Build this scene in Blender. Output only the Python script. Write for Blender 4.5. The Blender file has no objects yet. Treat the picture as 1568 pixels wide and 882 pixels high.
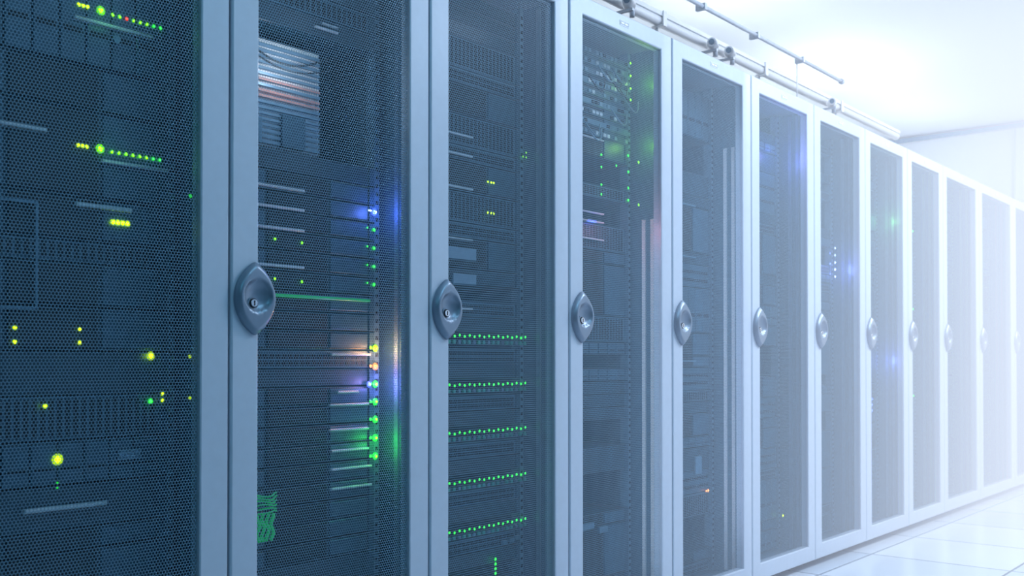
import bpy, bmesh, math, random
from mathutils import Vector, Matrix
random.seed(7)
scene = bpy.context.scene
scene.view_settings.view_transform = 'Standard'
scene.view_settings.look = 'None'
scene.view_settings.exposure = 0.0

# ------------------------------------------------------------------ materials
def new_mat(name):
    m = bpy.data.materials.new(name); m.use_nodes = True
    return m, m.node_tree, m.node_tree.nodes['Principled BSDF']

def paint(name, col, rough=0.4, metal=0.0, noise=0.06, scale=60, bump=0.0):
    m, nt, b = new_mat(name)
    tc = nt.nodes.new('ShaderNodeTexCoord')
    n = nt.nodes.new('ShaderNodeTexNoise'); n.inputs['Scale'].default_value = scale
    n.inputs['Detail'].default_value = 3
    nt.links.new(tc.outputs['Object'], n.inputs['Vector'])
    r = nt.nodes.new('ShaderNodeValToRGB')
    r.color_ramp.elements[0].position = 0.3; r.color_ramp.elements[1].position = 0.7
    r.color_ramp.elements[0].color = (*[c*(1-noise) for c in col], 1)
    r.color_ramp.elements[1].color = (*[min(1, c*(1+noise)) for c in col], 1)
    nt.links.new(n.outputs['Fac'], r.inputs['Fac'])
    nt.links.new(r.outputs['Color'], b.inputs['Base Color'])
    b.inputs['Roughness'].default_value = rough
    b.inputs['Metallic'].default_value = metal
    if bump:
        bp = nt.nodes.new('ShaderNodeBump'); bp.inputs['Strength'].default_value = bump
        bp.inputs['Distance'].default_value = 0.001
        n2 = nt.nodes.new('ShaderNodeTexNoise'); n2.inputs['Scale'].default_value = 700
        nt.links.new(tc.outputs['Object'], n2.inputs['Vector'])
        nt.links.new(n2.outputs['Fac'], bp.inputs['Height'])
        nt.links.new(bp.outputs['Normal'], b.inputs['Normal'])
    return m

def glow(name, col, strength):
    m, nt, b = new_mat(name)
    b.inputs['Base Color'].default_value = (*[min(1, c) for c in col], 1)
    b.inputs['Emission Color'].default_value = (*col, 1)
    b.inputs['Emission Strength'].default_value = strength
    b.inputs['Roughness'].default_value = 0.3
    return m

M = {}
M['frame'] = paint('door_frame_paint', (0.50, 0.585, 0.68), 0.42, 0.1, 0.02, 40, 0.2)
M['body'] = paint('cabinet_body_paint', (0.10, 0.15, 0.21), 0.5, 0.0, 0.06)
M['inner'] = paint('cabinet_inner_steel', (0.06, 0.15, 0.23), 0.35, 0.2, 0.1)
M['rail'] = paint('rack_rail_steel', (0.20, 0.33, 0.46), 0.4, 0.4, 0.08)
M['dark'] = paint('server_black_plastic', (0.012, 0.044, 0.072), 0.4, 0.0, 0.2)
M['grey'] = paint('server_grey_metal', (0.036, 0.098, 0.155), 0.4, 0.2, 0.15)
M['mid'] = paint('server_mid_metal', (0.10, 0.21, 0.31), 0.4, 0.2, 0.15)
M['label'] = paint('brushed_label_strip', (0.60, 0.70, 0.78), 0.4, 0.1, 0.08)
M['pale'] = paint('pale_drive_enclosure', (0.78, 0.81, 0.83), 0.5, 0.0, 0.05)
M['hole'] = paint('black_recess', (0.004, 0.012, 0.020), 0.7)
M['handle'] = paint('handle_metal', (0.22, 0.29, 0.37), 0.36, 0.45, 0.03)
M['chrome'] = paint('lock_chrome', (0.75, 0.8, 0.85), 0.12, 1.0, 0.02)
M['pipe'] = paint('galvanised_pipe', (0.55, 0.61, 0.68), 0.4, 0.2, 0.06)
M['white'] = paint('white_enamel', (0.88, 0.90, 0.92), 0.35, 0.0, 0.02)
M['rubber'] = paint('dark_rubber', (0.03, 0.04, 0.05), 0.7)
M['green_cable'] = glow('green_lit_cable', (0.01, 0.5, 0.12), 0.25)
M['teal_cable'] = paint('teal_cable', (0.03, 0.35, 0.3), 0.4)
M['redline'] = paint('red_stripe', (0.60, 0.30, 0.27), 0.5)
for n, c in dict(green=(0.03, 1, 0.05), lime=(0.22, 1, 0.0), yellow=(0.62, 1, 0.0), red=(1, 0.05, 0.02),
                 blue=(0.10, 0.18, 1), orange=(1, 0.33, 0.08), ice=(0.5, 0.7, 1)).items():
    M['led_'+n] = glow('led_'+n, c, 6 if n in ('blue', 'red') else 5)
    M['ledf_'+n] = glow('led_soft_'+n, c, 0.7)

# perforated steel: hexagonal grid of round holes
def perforated():
    m, nt, b = new_mat('perforated_door_steel')
    N, L = nt.nodes, nt.links
    tc = N.new('ShaderNodeTexCoord')
    sep = N.new('ShaderNodeSeparateXYZ'); L.new(tc.outputs['Object'], sep.inputs[0])
    com = N.new('ShaderNodeCombineXYZ'); L.new(sep.outputs['X'], com.inputs['X']); L.new(sep.outputs['Z'], com.inputs['Y'])
    def vm(op, a, v):
        n = N.new('ShaderNodeVectorMath'); n.operation = op
        L.new(a, n.inputs[0])
        if v is not None: n.inputs[1].default_value = v
        return n
    p = 0.0068
    sc = vm('MULTIPLY', com.outputs[0], (1/p, 1/p, 1))
    off = vm('ADD', sc.outputs[0], (2000, 1000*1.7320508, 0))
    ds = []
    for o in ((0, 0, 0), (0.5, 0.8660254, 0)):
        a = vm('ADD', off.outputs[0], o)
        mo = vm('MODULO', a.outputs[0], (1, 1.7320508, 1))
        s = vm('SUBTRACT', mo.outputs[0], (0.5, 0.8660254, 0))
        ln = vm('LENGTH', s.outputs[0], None)
        ds.append(ln.outputs['Value'])
    mn = N.new('ShaderNodeMath'); mn.operation = 'MINIMUM'; L.new(ds[0], mn.inputs[0]); L.new(ds[1], mn.inputs[1])
    gt = N.new('ShaderNodeMath'); gt.operation = 'GREATER_THAN'; gt.inputs[1].default_value = 0.435
    L.new(mn.outputs[0], gt.inputs[0])
    L.new(gt.outputs[0], b.inputs['Alpha'])
    b.inputs['Base Color'].default_value = (0.14, 0.30, 0.42, 1)
    b.inputs['Metallic'].default_value = 0.1
    b.inputs['Roughness'].default_value = 0.45
    return m
M['perf'] = perforated()

# ------------------------------------------------------------------ mesh builder
class MB:
    def __init__(self): self.v = []; self.f = []; self.mi = []; self.mats = []; self.sm = []
    def mat(self, k):
        if k not in self.mats: self.mats.append(k)
        return self.mats.index(k)
    def box(self, x0, x1, y0, y1, z0, z1, k):
        b = len(self.v)
        self.v += [(x0,y0,z0),(x1,y0,z0),(x1,y1,z0),(x0,y1,z0),(x0,y0,z1),(x1,y0,z1),(x1,y1,z1),(x0,y1,z1)]
        i = self.mat(k)
        for q in ((0,3,2,1),(4,5,6,7),(0,1,5,4),(1,2,6,5),(2,3,7,6),(3,0,4,7)):
            self.f.append([b+j for j in q]); self.mi.append(i); self.sm.append(False)
    def bbox(self, x0, x1, y0, y1, z0, z1, k, c=0.002):
        # box with chamfered front (-y) edges
        b = len(self.v); i = self.mat(k)
        self.v += [(x0,y1,z0),(x1,y1,z0),(x1,y1,z1),(x0,y1,z1),
                   (x0,y0+c,z0),(x1,y0+c,z0),(x1,y0+c,z1),(x0,y0+c,z1),
                   (x0+c,y0,z0+c),(x1-c,y0,z0+c),(x1-c,y0,z1-c),(x0+c,y0,z1-c)]
        fs = [(3,2,1,0),(8,9,10,11)]
        for j in range(4):
            k2 = (j+1) % 4
            fs += [(j,k2,4+k2,4+j),(4+j,4+k2,8+k2,8+j)]
        for q in fs: self.f.append([b+j for j in q]); self.mi.append(i); self.sm.append(False)
    def loops(self, rings, k, closed=True, cap_end=False, cap_start=False, smooth=True):
        b = len(self.v); n = len(rings[0]); i = self.mat(k)
        for r in rings: self.v += [tuple(p) for p in r]
        for a in range(len(rings)-1):
            for j in range(n if closed else n-1):
                j2 = (j+1) % n
                self.f.append([b+a*n+j, b+a*n+j2, b+(a+1)*n+j2, b+(a+1)*n+j]); self.mi.append(i); self.sm.append(smooth)
        if cap_end: self.f.append([b+(len(rings)-1)*n+j for j in range(n)]); self.mi.append(i); self.sm.append(False)
        if cap_start: self.f.append([b+j for j in reversed(range(n))]); self.mi.append(i); self.sm.append(False)
    def cyl(self, p0, p1, r, k, seg=12, r1=None):
        p0, p1 = Vector(p0), Vector(p1); d = (p1-p0).normalized()
        u = d.orthogonal().normalized(); w = d.cross(u)
        r1 = r if r1 is None else r1
        R = []
        for p, rr in ((p0, r), (p1, r1)):
            R.append([p + (u*math.cos(2*math.pi*j/seg) + w*math.sin(2*math.pi*j/seg))*rr for j in range(seg)])
        self.loops(R, k, cap_end=True, cap_start=True)
    def tube(self, pts, r, k, seg=8):
        R = []
        pts = [Vector(p) for p in pts]
        for i, p in enumerate(pts):
            d = (pts[min(i+1, len(pts)-1)] - pts[max(i-1, 0)]).normalized()
            u = d.cross(Vector((0, 1, 0.01)))
            u = u.normalized() if u.length > 1e-4 else Vector((1, 0, 0))
            w = d.cross(u)
            R.append([p + (u*math.cos(2*math.pi*j/seg) + w*math.sin(2*math.pi*j/seg))*r for j in range(seg)])
        self.loops(R, k, cap_end=True, cap_start=True)
    def led(self, x, y, z, r, col, bright=True):
        seg = 10
        kk = ('led_' if bright else 'ledf_') + col
        R = []
        for f, h in ((1, 0), (0.9, 0.35), (0.55, 0.7), (0.1, 0.85)):
            R.append([(x+r*f*math.cos(2*math.pi*j/seg), y-h*r, z+r*f*math.sin(2*math.pi*j/seg)) for j in range(seg)])
        self.loops(R, kk, cap_end=True)
        if bright:   # dim glowing ring imitating the halo around the diode
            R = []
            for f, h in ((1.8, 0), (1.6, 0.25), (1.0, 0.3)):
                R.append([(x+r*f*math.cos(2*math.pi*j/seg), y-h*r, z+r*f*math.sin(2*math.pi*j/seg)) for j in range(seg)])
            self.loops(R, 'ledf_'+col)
    def rectring(self, prof, k):
        # prof: list of (x0,x1,z0,z1,y)
        R = [[(x0,y,z0),(x1,y,z0),(x1,y,z1),(x0,y,z1)] for x0,x1,z0,z1,y in prof]
        self.loops(R, k, smooth=False)
    def obj(self, name, parent=None):
        me = bpy.data.meshes.new(name)
        me.from_pydata(self.v, [], self.f)
        for k in self.mats: me.materials.append(M[k])
        for p, i, s in zip(me.polygons, self.mi, self.sm): p.material_index = i; p.use_smooth = s
        bm = bmesh.new(); bm.from_mesh(me); bmesh.ops.recalc_face_normals(bm, faces=bm.faces); bm.to_mesh(me); bm.free()
        o = bpy.data.objects.new(name, me); scene.collection.objects.link(o)
        if parent: o.parent = parent
        return o

def empty(name, loc=(0, 0, 0)):
    e = bpy.data.objects.new(name, None); e.location = loc
    e.empty_display_size = 0.1; scene.collection.objects.link(e); return e

# ------------------------------------------------------------------ handle
def add_handle(parent, hx, hz):
    mb = MB(); a, b = 0.051, 0.079; seg = 72
    cx, cz, R = 0.0, 0.006, 0.036
    def bound(t):
        c, s = math.cos(t), math.sin(t)
        lo, hi = 0, 0.2
        for _ in range(30):
            m = (lo+hi)/2
            inside = abs(m*s) < b and abs(m*c) < a*(1-(m*s/b)**2)**0.84
            lo, hi = (m, hi) if inside else (lo, m)
        return lo
    bs = [bound(2*math.pi*j/seg) for j in range(seg)]
    rings = []
    fr = [1.0, 1.0, 0.985, 0.96, 0.92, 0.88, 0.84, 0.80, 0.76, 0.72, 0.68, 0.64, 0.6, 0.52, 0.44, 0.36, 0.28, 0.2, 0.12, 0.04]
    for i, f in enumerate(fr):
        ring = []
        for j in range(seg):
            t = 2*math.pi*j/seg; r = bs[j]*f
            x, z = r*math.cos(t), r*math.sin(t)
            if i == 0: h = 0
            else:
                e = 1-f
                h = 0.009 + 0.010*math.sin(min(1, e/0.18)*math.pi/2)
                h *= 1 - 0.25*(z/b)**2
                d = math.hypot(x-cx, z-cz)/R
                if d < 1: h -= 0.0175*(1-d*d)**0.55
            ring.append((hx+x, -h, hz+z))
        rings.append(ring)
    mb.loops(rings, 'handle', cap_end=True)
    mb.obj('handle', parent)
    lk = MB()
    lx, lz = hx-0.006, hz-0.010
    lk.cyl((lx, 0, lz), (lx, -0.008, lz), 0.014, 'handle', 24, 0.013)
    lk.cyl((lx, -0.008, lz), (lx, -0.0095, lz), 0.0105, 'hole', 20)
    lk.cyl((lx, -0.009, lz), (lx, -0.0125, lz), 0.008, 'chrome', 20)
    lk.box(lx-0.0014, lx+0.0014, -0.0132, -0.012, lz-0.0055, lz+0.0055, 'hole')
    lk.obj('lock', parent)

# ------------------------------------------------------------------ equipment
YF = 0.15
def equip(mb, X0, W, z, h, style):
    xl, xr = X0+0.059, X0+W-0.059
    base = {'dark': 'dark', 'bays': 'dark', 'switch': 'grey', 'vent': 'grey', 'blank': 'dark', 'server': 'dark'}[style]
    mb.bbox(xl, xr, YF, YF+0.5, z+0.001, z+h-0.001, base, 0.002)
    # rack ears
    for ex in (xl, xr-0.018):
        mb.bbox(ex, ex+0.018, YF-0.006, YF, z+0.002, z+h-0.002, 'grey', 0.001)
    ix0, ix1 = xl+0.024, xr-0.024
    if style == 'bays':
        n = 8; w = (ix1-ix0)/n
        for i in range(n):
            mb.bbox(ix0+i*w+0.002, ix0+(i+1)*w-0.002, YF-0.008, YF, z+0.005, z+h-0.005, 'grey', 0.0015)
            mb.box(ix0+i*w+0.008, ix0+(i+1)*w-0.008, YF-0.0095, YF-0.007, z+h*0.35, z+h*0.42, 'hole')
    elif style == 'vent':
        n = 26; w = (ix1-ix0)/n
        for i in range(n):
            mb.box(ix0+i*w+0.002, ix0+(i+1)*w-0.004, YF-0.001, YF+0.01, z+0.007, z+h-0.007, 'hole')
    elif style == 'switch':
        n = 24; w = (ix1-ix0)/n
        for i in range(n):
            for zz in ([0.3, 0.65] if h > 0.04 else [0.4]):
                mb.box(ix0+i*w+0.002, ix0+(i+1)*w-0.002, YF-0.0012, YF+0.01, z+h*zz-0.006, z+h*zz+0.006, 'hole')
    elif style == 'server':
        mb.bbox(ix0, ix0+0.11, YF-0.006, YF, z+0.005, z+h-0.005, 'grey', 0.0015)
        mb.bbox(ix0+0.12, ix0+0.30, YF-0.006, YF, z+0.005, z+h-0.005, 'hole', 0.0015)
        mb.bbox(ix0+0.31, ix1, YF-0.006, YF, z+0.005, z+h-0.005, 'grey', 0.0015)

def strip(mb, xa, xb, z, h=0.007, k='label'):
    mb.bbox(xa, xb, YF-0.016, YF-0.006, z-h/2, z+h/2, k, 0.0015)

# ------------------------------------------------------------------ cabinets
DB, DH = 0.03, 2.0     # door bottom / height
def cabinet(idx, X0, W, stack):
    root = empty('server_cabinet', (X0+W/2, 0.5, 0))
    T = DB+DH
    b = MB(); y0, y1 = 0.036, 1.0
    b.box(X0+0.002, X0+0.012, y0, y1, 0.02, T, 'inner')
    b.box(X0+W-0.012, X0+W-0.002, y0, y1, 0.02, T, 'inner')
    b.box(X0+0.002, X0+W-0.002, y0, y1, T, T+0.008, 'rubber')
    b.box(X0+0.012, X0+W-0.012, y0, y1, T-0.03, T, 'body')
    b.box(X0+0.012, X0+W-0.012, y0, y1, 0.03, 0.06, 'body')
    b.box(X0+0.012, X0+W-0.012, y1-0.01, y1, 0.06, T-0.03, 'inner')
    b.box(X0+0.012, X0+W-0.012, 0.06, y1-0.02, 0.0, 0.03, 'rubber')   # plinth
    for px in (X0+0.012, X0+W-0.034):
        b.box(px, px+0.022, y0, y0+0.02, 0.06, T-0.03, 'inner')
    b.obj('carcass', root)
    # rack rails with square holes
    r = MB()
    for px in (X0+0.042, X0+W-0.058):
        r.box(px, px+0.016, YF-0.004, YF+0.03, 0.07, T-0.04, 'mid')
        z = 0.09
        while z < T-0.06:
            r.box(px+0.004, px+0.012, YF-0.0055, YF-0.003, z, z+0.009, 'hole'); z += 0.0222
    ck = 'pale' if idx in (5, 6) else 'rail'  # paler channels in two racks imitate light falling on the rails
    for sx, d in ((X0+0.012, 1), (X0+W-0.012, -1)):
        for yy in (0.065, 0.10):
            xa, xb = sorted((sx, sx+d*0.006))
            r.box(xa, xb, yy, yy+0.014, 0.07, (1.4 if idx == 5 else 1.75) if ck == 'pale' else T-0.04, ck)
    r.obj('rack_rails', root)
    # equipment stack
    e = MB()
    z = 0.075
    for h, st in stack:
        if z+h > T-0.05: break
        if st: equip(e, X0, W, z, h, st)
        z += h
    e.obj('rack_equipment', root)
    # door
    d = MB(); g = 0.003
    xl, xr, zb, zt = X0+g, X0+W-g, DB, T
    s = 0.068; rt = 0.058; rb = 0.066
    il, ir, ib, it = xl+s, xr-s, zb+rb, zt-rt
    c = 0.004
    d.rectring([(xl+.002, xr-.002, zb+.002, zt-.002, 0.032), (xl, xr, zb, zt, 0.030), (xl, xr, zb, zt, c),
                (xl+c*.4, xr-c*.4, zb+c*.4, zt-c*.4, c*.4), (xl+c, xr-c, zb+c, zt-c, 0),
                (il-.003, ir+.003, ib-.003, it+.003, 0), (il, ir, ib, it, .002), (il, ir, ib, it, 0.014),
                (il, ir, ib, it, 0.032), (xl+.002, xr-.002, zb+.002, zt-.002, 0.032)], 'frame')
    # embossed plate on the top rail
    mx = X0+W/2; pz = zt-0.030
    d.rectring([(mx-.026, mx+.026, pz-.008, pz+.008, 0), (mx-.026, mx+.026, pz-.008, pz+.008, -.0015),
                (mx-.0245, mx+.0245, pz-.0065, pz+.0065, -.0015), (mx-.0245, mx+.0245, pz-.0065, pz+.0065, -.0003)], 'white')
    d.box(mx-.020, mx-.002, -.002, 0, pz-.003, pz+.003, 'white')
    d.box(mx+.002, mx+.020, -.002, 0, pz-.003, pz+.003, 'white')
    for hz in (0.25, 1.03, 1.82):
        d.cyl((xr-0.004, 0.024, hz), (xr-0.004, 0.024, hz+0.05), 0.004, 'rubber', 8)
    d.obj('door_frame', root)
    p = MB()
    k = p.mat('perf')
    p.v = [(il-.002, .010, ib-.002), (ir+.002, .010, ib-.002), (ir+.002, .010, it+.002), (il-.002, .010, it+.002)]
    p.f = [[0, 1, 2, 3]]; p.mi = [k]; p.sm = [False]
    p.obj('perforated_panel', root)
    add_handle(root, X0+0.059, 1.035)
    for o in root.children:
        o.matrix_parent_inverse = Matrix.Translation(root.location).inverted()
    return root

def fin(root, mb, name):
    o = mb.obj(name, root); o.matrix_parent_inverse = Matrix.Translation(root.location).inverted(); return o

U = 0.0445
def rnd_stack(seed, gap=0.12):
    r = random.Random(seed); out = []
    for _ in range(60):
        if r.random() < gap: out.append((U*r.choice([1, 2, 3]), None))
        else: out.append((U*r.choice([1, 1, 2, 2, 4]), r.choice(['server', 'bays', 'vent', 'switch', 'blank', 'server', 'blank'])))
    return out

spans = []
x = -1.8
while x < 4.75: spans.append((round(x, 3), 0.6)); x += 0.6
spans += [(4.8, 0.72), (5.52, 0.82), (6.34, 0.8)]
stB = [(U*2, 'server'), (U*2, None), (U*2, 'bays'), (U*1.5, 'blank')] + [(0.0475, 'server')]*9 + [(U*1, 'blank'), (0.0475, 'switch')] + [(0.0475, 'server')]*9 + \
      [(0.05, 'blank'), (0.30, None), (0.05, 'blank'), (0.05, 'vent')] + [(U*2, 'blank')]*6
stC = [(0.11, 'vent'), (0.02, None)] + sum([[(0.045, 'switch'), (0.0475, None), (0.045, 'blank')]]*7, []) + [(U*2, 'server'), (U, 'switch'), (U*2, 'vent')]*3 + [(U, 'blank')]*4
stacks = {0: rnd_stack(1), 1: rnd_stack(2), 2: rnd_stack(13, 0.03), 3: stB, 4: stC,
          5: rnd_stack(5), 6: rnd_stack(6, .25), 7: rnd_stack(8), 8: rnd_stack(9)}
roots = []
for i, (X0, W) in enumerate(spans):
    roots.append(cabinet(i, X0, W, stacks.get(i, rnd_stack(20+i))))
A, B, C, D, E, F, G, H, I = roots[2:11]
YL = YF-0.010

# ---- cabinet A details
m = MB(); L = m.led
for Z in (1.618, 1.334):
    for xx in (-.262, -.253, -.244): L(xx, YL, Z, .0026, 'yellow')
    L(-.216, YL, Z, .0055, 'lime')
    for i in range(8):
        L(-.19+i*0.0155, YL, Z-.002, .0023, 'red' if (i == 2 and Z > 1.5) else 'green' if i > 5 else 'lime')
strip(m, -.273, -.10, 1.590); strip(m, -.213, -.064, 1.310)
m.cyl((-.185, YL, 1.565), (-.185, YL-.01, 1.565), .008, 'mid', 16)
strip(m, -.45, -.327, 1.352); strip(m, -.268, -.148, 1.215, .009)
for i in range(4): L(-.187+i*.0105, YL, 1.187, .0038, 'yellow')
for xx in (-.385, -.257):
    for zz in (.964, .937): L(xx, YL, zz, .0026, 'yellow')
L(-.101, YL, .911, .0054, 'yellow'); L(-.101, YL, .815, .0036, 'green')
L(-.073, YL, .830, .0024, 'yellow'); L(-.073, YL, .816, .0024, 'yellow')
L(-.326, YL, .812, .0028, 'yellow'); L(-.301, YL, .706, .0066, 'yellow')
L(-.301, YL, .660, .002, 'green', False); L(-.301, YL, .650, .002, 'green', False)
strip(m, -.367, -.20, .610, .009); m.bbox(-.174, -.125, YF-.016, YF-.004, .695, .715, 'rail')
for zz in (.82, .91, 1.26): m.led(-.02, .12, zz, .004, 'yellow' if zz < 1 else 'green', False)  # dim glowing dots imitating LED reflections on the side wall
m.rectring([(-.48, -.345, 1.0, 1.21, YF-.012), (-.48, -.345, 1.0, 1.21, YF-.018), (-.475, -.350, 1.005, 1.205, YF-.018), (-.475, -.350, 1.005, 1.205, YF-.012)], 'mid')
fin(A, m, 'indicator_leds')

# ---- cabinet B details
m = MB(); L = m.led
strip(m, .34, .41, 1.727, .004); strip(m, .36, .41, 1.74, .003)
for z in (1.314, 1.267, 1.217, 1.127): strip(m, .12, .305, z, .006)
L(.535, YL, 1.289, .0060, 'blue'); L(.535, YL-.006, 1.289, .0025, 'ice')
for i in range(3): L(.517+i*.004, YL, 1.292, .0018, 'ice')
for z in (1.243, 1.195, 1.147, 1.10):
    L(.535, YL, z, .0030, 'green'); L(.512, YL, z+.003, .0016, 'green')
for z in (1.19, 1.095):
    L(.22, YL, z, .0022, 'lime'); L(.30, YL, z-.002, .0022, 'lime')
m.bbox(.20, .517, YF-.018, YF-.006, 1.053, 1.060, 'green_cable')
for z, c in ((.934, 'lime'), (.886, 'orange'), (.84, 'green'), (.794, 'green'), (.748, 'green'), (.70, 'green'), (.652, 'green')):
    L(.540, YL, z, .0056, c); L(.524, YL, z+.001, .0026, c); L(.540, YL-.005, z, .0022, 'yellow' if c != 'orange' else 'orange')
L(.518, YL, .840, .0050, 'blue'); L(.518, YL-.005, .84, .002, 'ice')
for z, xa, xb in ((.917, .39, .52), (.822, .41, .48), (.79, .385, .515), (.727, .385, .515), (.675, .39, .515), (.628, .39, .525), (.58, .39, .525)):
    strip(m, xa, xb, z, .006)
for i in range(6):
    z = .548+i*.008
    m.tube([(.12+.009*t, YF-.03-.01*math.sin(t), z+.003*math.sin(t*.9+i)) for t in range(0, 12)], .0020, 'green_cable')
for i in range(6):
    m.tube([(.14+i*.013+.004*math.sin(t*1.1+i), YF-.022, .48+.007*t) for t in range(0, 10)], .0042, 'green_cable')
# pale louvred drive enclosure in the open bay, with hanging cables
m.bbox(.10, .385, YF+.03, YF+.3, 1.415, 1.675, 'pale', .003)
for i in range(18):
    z = 1.423+i*.0136
    m.box(.105, .38, YF+.022, YF+.031, z, z+.006, 'redline' if i in (8, 9, 11) else 'rail')
m.box(.13, .20, YF+.015, YF+.03, 1.42, 1.48, 'mid'); m.box(.26, .33, YF+.015, YF+.03, 1.42, 1.50, 'grey')
m.tube([(.12+.03*t, YF-.0, 1.66-.045*math.sin(t*math.pi/9)) for t in range(0, 10)], .0025, 'rubber')
m.tube([(.14+.028*t, YF-.005, 1.63-.03*math.sin(t*math.pi/9)) for t in range(0, 10)], .002, 'rubber')
fin(B, m, 'indicator_leds')

# ---- cabinet C details
m = MB(); L = m.led
for Z in (.972, .831, .694, .553, .414):
    for i in range(18):
        L(.80+i*.0212, YL, Z+(.002 if i % 2 else -.001), .0025, 'green')
        m.box(.796+i*.0212, .806+i*.0212, YF-.009, YF-.002, Z-.022, Z-.012, 'teal_cable' if i % 3 else 'mid')
for xx in (.985, 1.0, 1.012): L(xx, YL, 1.43, .0022, 'yellow'); L(xx, YL, 1.339, .0022, 'yellow')
L(1.15, YL, 1.53, .0018, 'lime'); L(1.165, YL, 1.53, .0018, 'lime'); L(1.165, YL, 1.545, .0018, 'lime')
for z in (1.548, 1.492, 1.397, 1.25, 1.05): strip(m, .76, .915, z, .005)
m.bbox(.80, .93, YF-.016, YF-.006, 1.19, 1.225, 'rail'); m.bbox(.83, .93, YF-.016, YF-.006, 1.12, 1.15, 'rail')
for i in range(4): L(1.02, YL, .27+i*.014, .003, 'green')
for i in range(3): m.box(1.05+i*.03, 1.07+i*.03, YF-.016, YF-.006, .35+i*.004, .362+i*.004, 'mid')
fin(C, m, 'indicator_leds')

# ---- cabinet D details: patch panels with leads and LEDs
m = MB(); L = m.led
rr = random.Random(3)
for k in range(9):
    z = 1.66+k*.034
    m.bbox(1.28, 1.735, YF-.012, YF, z, z+.02, 'mid' if k % 2 else 'grey')
    for i in range(20):
        if rr.random() < .6: m.box(1.29+i*.022, 1.305+i*.022, YF-.016, YF-.011, z+.004, z+.015, rr.choice(['label', 'mid', 'hole', 'rail']))
for k in range(10):
    xx = 1.45+rr.random()*.25; z = 1.66+rr.random()*.28
    m.tube([(xx+.012*t, YF-.02-.02*math.sin(t*math.pi/8), z-.05*math.sin(t*math.pi/8)) for t in range(9)], .0025, rr.choice(['rail', 'mid', 'rubber']))
for z in (1.95, 1.905, 1.86, 1.82): L(1.735, YL-.01, z, .0028, 'lime')
for z in (1.602, 1.56, 1.50, 1.467): L(1.57, YL, z, .0026, 'green')
L(1.66, YL, 1.578, .0026, 'green')
for z in (1.625, 1.567, 1.51, 1.467): L(1.735, YL, z, .003, 'green')
L(1.755, .11, 1.6, .003, 'lime'); L(1.755, .11, 1.45, .003, 'lime')
m.bbox(1.49, 1.54, YF-.014, YF-.006, 1.368, 1.373, 'led_blue')
for z in (1.40, 1.37, 1.31, 1.65): strip(m, 1.45, 1.58, z, .004)
strip(m, 1.45, 1.52, .35, .02, 'mid'); strip(m, 1.55, 1.60, .33, .02, 'mid')
fin(D, m, 'indicator_leds')
m = MB(); L = m.led
L(2.30, YL, .39, .004, 'orange'); L(2.285, YL, .39, .003, 'orange')
m.bbox(2.20, 2.25, YF-.012, YF-.004, .46, .53, 'mid')
for z in (1.5, 1.3, .9): strip(m, 2.1, 2.2, z, .006, 'mid')
fin(E, m, 'indicator_leds')
m = MB(); L = m.led
L(2.93, .12, .22, .004, 'yellow'); L(2.80, YL, 1.08, .0028, 'green')
fin(F, m, 'indicator_leds')
m = MB(); L = m.led
for i in range(5): L(3.52, .12, 1.45-i*.035, .004, 'ice')
for z in (1.78, 1.15): L(3.36, YL, z, .004, 'green')
for i in range(3): L(3.46, .12, 1.42-i*.05, .003, 'blue')
fin(G, m, 'indicator_leds')
m = MB(); L = m.led
for z in (1.72, 1.50, 1.02): L(4.03, YL, z, .004, 'green')
for i in range(3): L(4.05, YL, .70-i*.03, .005, 'blue')
fin(H, m, 'indicator_leds')
m = MB(); L = m.led
for z in (1.65, 1.2, .7): L(4.7, YL, z, .004, 'green')
fin(I, m, 'indicator_leds')

# coloured lamps inside the racks that tint the side walls
def lamp(root, name, loc, col, w, r=0.012):
    l = bpy.data.lights.new(name, 'POINT'); l.color = col; l.energy = w; l.shadow_soft_size = r
    o = bpy.data.objects.new(name, l); scene.collection.objects.link(o); o.parent = root
    o.matrix_parent_inverse = Matrix.Translation(root.location).inverted(); o.location = loc
def strip_fill(root, loc, length, col, w):  # added fill that brightens the side channels, no fixture modelled
    l = bpy.data.lights.new('rail_fill_light', 'AREA'); l.shape = 'RECTANGLE'; l.size = length; l.size_y = .02
    l.color = col; l.energy = w
    o = bpy.data.objects.new('rail_fill_light', l); scene.collection.objects.link(o); o.parent = root
    o.matrix_parent_inverse = Matrix.Translation(root.location).inverted(); o.location = loc
    o.rotation_euler = (0, -math.pi/2, 0)      # shines towards +x, long side vertical
lamp(B, 'status_lamp_blue', (.535, .10, 1.289), (.14, .22, 1), .32)
lamp(B, 'status_lamp_orange', (.54, .10, .925), (1, .42, .18), .65)
lamp(B, 'status_lamp_violet', (.54, .10, .84), (.38, .28, 1), .45)
lamp(B, 'status_lamp_green', (.54, .10, .69), (.05, 1, .1), .26)
lamp(B, 'bay_fill', (.25, .09, 1.60), (.85, .92, 1), .42, .02)  # white one is an added fill to brighten the pale enclosure
lamp(A, 'status_lamp_green', (-.2, .10, 1.60), (.2, 1, .2), .02)
lamp(A, 'status_lamp_green', (-.2, .10, 1.34), (.2, 1, .2), .02)
lamp(D, 'status_lamp_lime', (1.745, .08, 1.88), (.4, 1, .02), .16)
lamp(D, 'status_lamp_lime', (1.745, .08, 1.66), (.4, 1, .02), .16)
lamp(D, 'status_lamp_pink', (1.60, .07, 1.35), (1, .32, .42), .28)
strip_fill(D, (1.60, .06, .75), 1.2, (.65, .78, 1), .5)
strip_fill(E, (2.18, .06, 1.0), 1.6, (.62, .72, 1), .8)
lamp(F, 'status_lamp_blue', (2.84, .09, 1.80), (.25, .26, 1), .75)
lamp(G, 'status_lamp_blue', (3.5, .09, 1.35), (.25, .27, 1), .5)
lamp(H, 'status_lamp_green', (4.1, .09, 1.65), (.3, 1, .2), .3)
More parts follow.
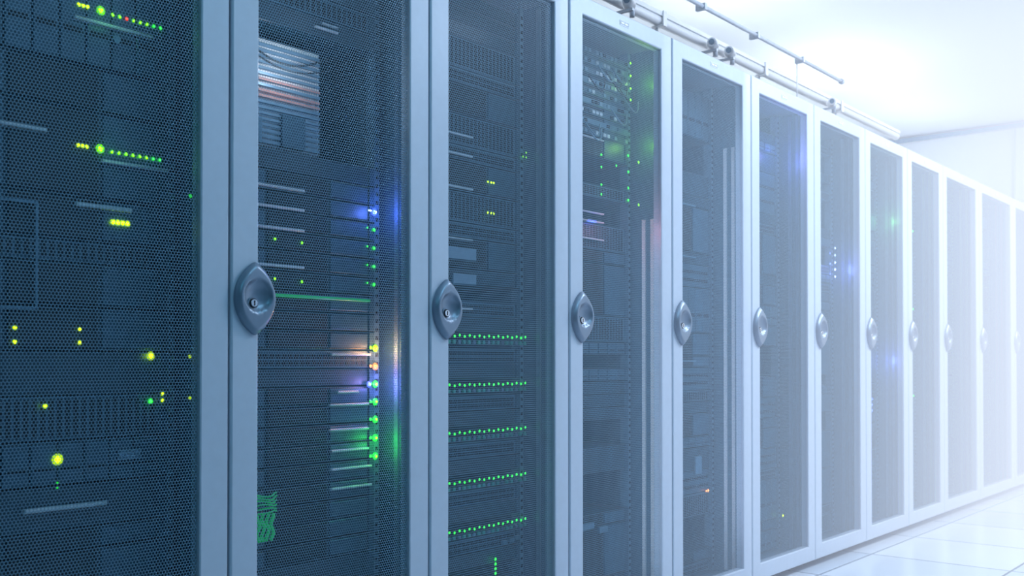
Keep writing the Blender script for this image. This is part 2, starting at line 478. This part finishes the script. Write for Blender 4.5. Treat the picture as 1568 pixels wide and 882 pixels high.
lamp(H, 'status_lamp_blue', (4.1, .09, .9), (.22, .26, 1), .5)

# ------------------------------------------------------------------ room
XA, XB, YA, YB, HC = -3.6, 7.45, -2.75, 1.6, 2.8
M['wall'] = paint('white_wall_paint', (0.76, 0.80, 0.84), 0.6, 0, 0.01, 8)
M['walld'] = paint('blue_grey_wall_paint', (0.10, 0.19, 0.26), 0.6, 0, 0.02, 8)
M['ceil'] = paint('white_ceiling_paint', (0.86, 0.89, 0.92), 0.6, 0, 0.01, 8)
def floor_mat():
    m, nt, b = new_mat('raised_floor_tiles'); N, Lk = nt.nodes, nt.links
    tc = N.new('ShaderNodeTexCoord'); mp = N.new('ShaderNodeMapping')
    mp.inputs['Location'].default_value = (0.15, 0.08, 0)
    Lk.new(tc.outputs['Object'], mp.inputs[0])
    br = N.new('ShaderNodeTexBrick'); br.offset = 0; br.squash = 1
    br.inputs['Scale'].default_value = 1; br.inputs['Brick Width'].default_value = .6; br.inputs['Row Height'].default_value = .6
    br.inputs['Mortar Size'].default_value = .006; br.inputs['Mortar Smooth'].default_value = 0.2
    br.inputs['Color1'].default_value = (.50, .59, .68, 1); br.inputs['Color2'].default_value = (.68, .74, .80, 1)
    br.inputs['Mortar'].default_value = (.08, .12, .17, 1)
    Lk.new(mp.outputs[0], br.inputs['Vector'])
    Lk.new(br.outputs['Color'], b.inputs['Base Color'])
    b.inputs['Roughness'].default_value = .2
    return m
M['floor'] = floor_mat()
def slab(name, *a):
    mb = MB(); mb.box(*a); return mb.obj(name)
slab('floor', XA, XB, YA, YB, -.1, 0, 'floor')
slab('ceiling', XA, XB, YA, YB, HC, HC+.1, 'ceil')
slab('wall_back', XA, XB, YB, YB+.1, -.1, HC+.1, 'wall')
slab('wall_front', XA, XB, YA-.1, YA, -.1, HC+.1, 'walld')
slab('wall_right', XB, XB+.1, YA-.1, YB+.1, -.1, HC+.1, 'wall')
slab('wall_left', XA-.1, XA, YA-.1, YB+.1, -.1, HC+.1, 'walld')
slab('trim_1', XB-.03, XB, YA, YB, HC-.05, HC-.015, 'rail')
mb = MB(); mb.box(XB-.012, XB, .25, .262, 0, HC-.06, 'pipe'); mb.box(XB-.012, XB, -.9, -.888, 0, HC-.06, 'pipe'); mb.obj('trim_2')

# overhead conduit, trunking and clamps: carried by posts standing on the cabinet roofs
RT = DB+DH+.008
mb = MB(); y = .10; z = 2.268
mb.cyl((-1.75, y, z), (3.55, y, z), .0085, 'pipe', 12)
mb.cyl((3.55, y, z), (3.57, y, z), .013, 'pipe', 12)
xx = -1.4
while xx < 3.5:
    mb.box(xx-.008, xx+.008, y-.012, y+.03, z-.012, z+.012, 'pipe')
    xx += .45
for xx in (-1.4, -.05, 1.3, 3.1): mb.cyl((xx, y+.023, RT), (xx, y+.023, z), .0025, 'white', 8)
mb.obj('conduit_pipe')
troot = empty('lighting_trunking', (0, .3, 2.27))
mb = MB(); y = .30; z = 2.255
mb.cyl((-1.75, y, z), (4.9, y, z), .021, 'white', 20)
mb.box(-1.75, 4.9, y-.024, y+.024, z+.014, z+.030, 'white')
xx = -1.4
while xx < 4.9:
    mb.box(xx-.012, xx+.012, y-.026, y+.026, z-.026, z-.018, 'white'); mb.box(xx-.012, xx+.012, y-.030, y-.024, z-.026, z+.034, 'white')
    mb.cyl((xx, y+.01, RT), (xx, y+.01, z-.02), .006, 'white', 8); xx += .9
fin(troot, mb, 'tube_housing')
mb = MB()
for sx in (1.9, 2.54, 2.69, 3.80):
    c = Vector((sx, .255, 2.235))
    mb.cyl(c+Vector((-.03, -.02, .0)), c+Vector((.02, .0, .0)), .019, 'white', 16, .025)
    mb.cyl(c+Vector((-.034, -.022, 0)), c+Vector((-.029, -.02, 0)), .012, 'mid', 16)
    mb.box(sx-.006, sx+.006, .225, .30, 2.202, 2.212, 'pipe')
    mb.cyl((sx+.03, .25, 2.19), (sx+.03, .25, 2.235), .010, 'pipe', 12)
fin(troot, mb, 'clamp_fittings')

# ------------------------------------------------------------------ lights
def area(name, root, loc, sx, sy, power, col, up=False):
    l = bpy.data.lights.new(name, 'AREA'); l.shape = 'RECTANGLE'; l.size = sx; l.size_y = sy; l.energy = power; l.color = col
    lo = bpy.data.objects.new(name, l); scene.collection.objects.link(lo); lo.parent = root; lo.location = loc
    if up: lo.rotation_euler = (math.pi, 0, 0)
def ceiling_light(X, Y, sx, sy, power, col):
    root = empty('ceiling_light', (X, Y, HC))
    mb = MB(); t = .03
    for a in ((X-sx/2-t, X-sx/2, Y-sy/2-t, Y+sy/2+t), (X+sx/2, X+sx/2+t, Y-sy/2-t, Y+sy/2+t),
              (X-sx/2, X+sx/2, Y-sy/2-t, Y-sy/2), (X-sx/2, X+sx/2, Y+sy/2, Y+sy/2+t)):
        mb.box(*a, HC-.05, HC, 'white')
    fin(root, mb, 'housing')
    area('panel', root, (0, 0, -.03), sx, sy, power, col)
ceiling_light(-1.8, -1.5, 1.2, .6, 8.5, (.16, .76, 1))
ceiling_light(0.6, -1.5, 1.2, .6, 16, (.37, .75, 1))
ceiling_light(2.8, -1.4, 1.2, .6, 88, (.73, .83, 1))
ceiling_light(4.6, -1.4, 1.2, .6, 150, (.86, .93, 1))
ceiling_light(6.3, -1.4, 1.2, .6, 180, (.95, .98, 1))
# linear uplights added on the cabinet roofs to whiten the ceiling
for X, pw in ((1.5, 4), (3.3, 8), (5.1, 10), (6.5, 7)):
    root = empty('added_uplight', (X, .72, 2.038))
    mb = MB()
    mb.box(X-.55, X+.55, .66, .78, 2.038, 2.05, 'white')
    mb.box(X-.55, X+.55, .655, .665, 2.038, 2.085, 'white'); mb.box(X-.55, X+.55, .775, .785, 2.038, 2.085, 'white')
    mb.box(X-.56, X-.55, .655, .785, 2.038, 2.085, 'white'); mb.box(X+.55, X+.56, .655, .785, 2.038, 2.085, 'white')
    fin(root, mb, 'trough')
    area('ceiling_fill', root, (0, 0, .03), 1.08, .1, pw, (.84, .92, 1), True)

# ------------------------------------------------------------------ added glowing volumes imitating overexposure at the aisle's far end (homogeneous layers of growing density)
hroot = empty('washout_glow', (4, -1.4, 1.4))
def washout(xa, xb, s, col):
    hm = bpy.data.materials.new('overexposure_glow'); hm.use_nodes = True
    nt = hm.node_tree; nt.nodes.clear(); N, Lk = nt.nodes, nt.links
    out = N.new('ShaderNodeOutputMaterial')
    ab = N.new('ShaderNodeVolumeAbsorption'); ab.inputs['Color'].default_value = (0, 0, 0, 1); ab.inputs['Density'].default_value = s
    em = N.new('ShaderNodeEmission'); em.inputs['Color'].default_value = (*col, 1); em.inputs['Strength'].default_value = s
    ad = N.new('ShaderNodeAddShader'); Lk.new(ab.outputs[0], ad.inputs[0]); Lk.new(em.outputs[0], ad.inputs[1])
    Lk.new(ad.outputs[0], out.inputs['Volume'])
    M['washout'] = hm
    mb = MB(); mb.box(xa+.0005, xb-.0005, YA+.002, -.03, .001, HC-.06, 'washout')
    fin(hroot, mb, 'washout_layer')
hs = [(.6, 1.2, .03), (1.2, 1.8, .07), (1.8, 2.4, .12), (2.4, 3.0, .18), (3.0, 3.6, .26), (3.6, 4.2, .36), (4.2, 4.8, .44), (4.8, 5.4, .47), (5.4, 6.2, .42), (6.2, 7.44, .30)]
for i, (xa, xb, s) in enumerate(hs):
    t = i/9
    washout(xa, xb, s, (.76+.24*t, .91+.12*t, 1.24-.15*t))

w = bpy.data.worlds.new('World'); scene.world = w; w.use_nodes = True
w.node_tree.nodes['Background'].inputs[0].default_value = (.3, .5, .7, 1)
w.node_tree.nodes['Background'].inputs[1].default_value = .2

# ------------------------------------------------------------------ camera
cam = bpy.data.cameras.new('camera'); co = bpy.data.objects.new('camera', cam); scene.collection.objects.link(co)
cam.lens = 1550/1568*36; cam.sensor_width = 36; cam.clip_start = .02
phi = math.atan(1297/1550); th = .012
co.location = (-1.259, -1.831, .90)
co.rotation_euler = (math.pi/2+th, 0, phi-math.pi/2)
cam.shift_y = (112-1550*th)/1568
cam.dof.use_dof = True; cam.dof.focus_distance = 2.9; cam.dof.aperture_fstop = 5.0
scene.camera = co
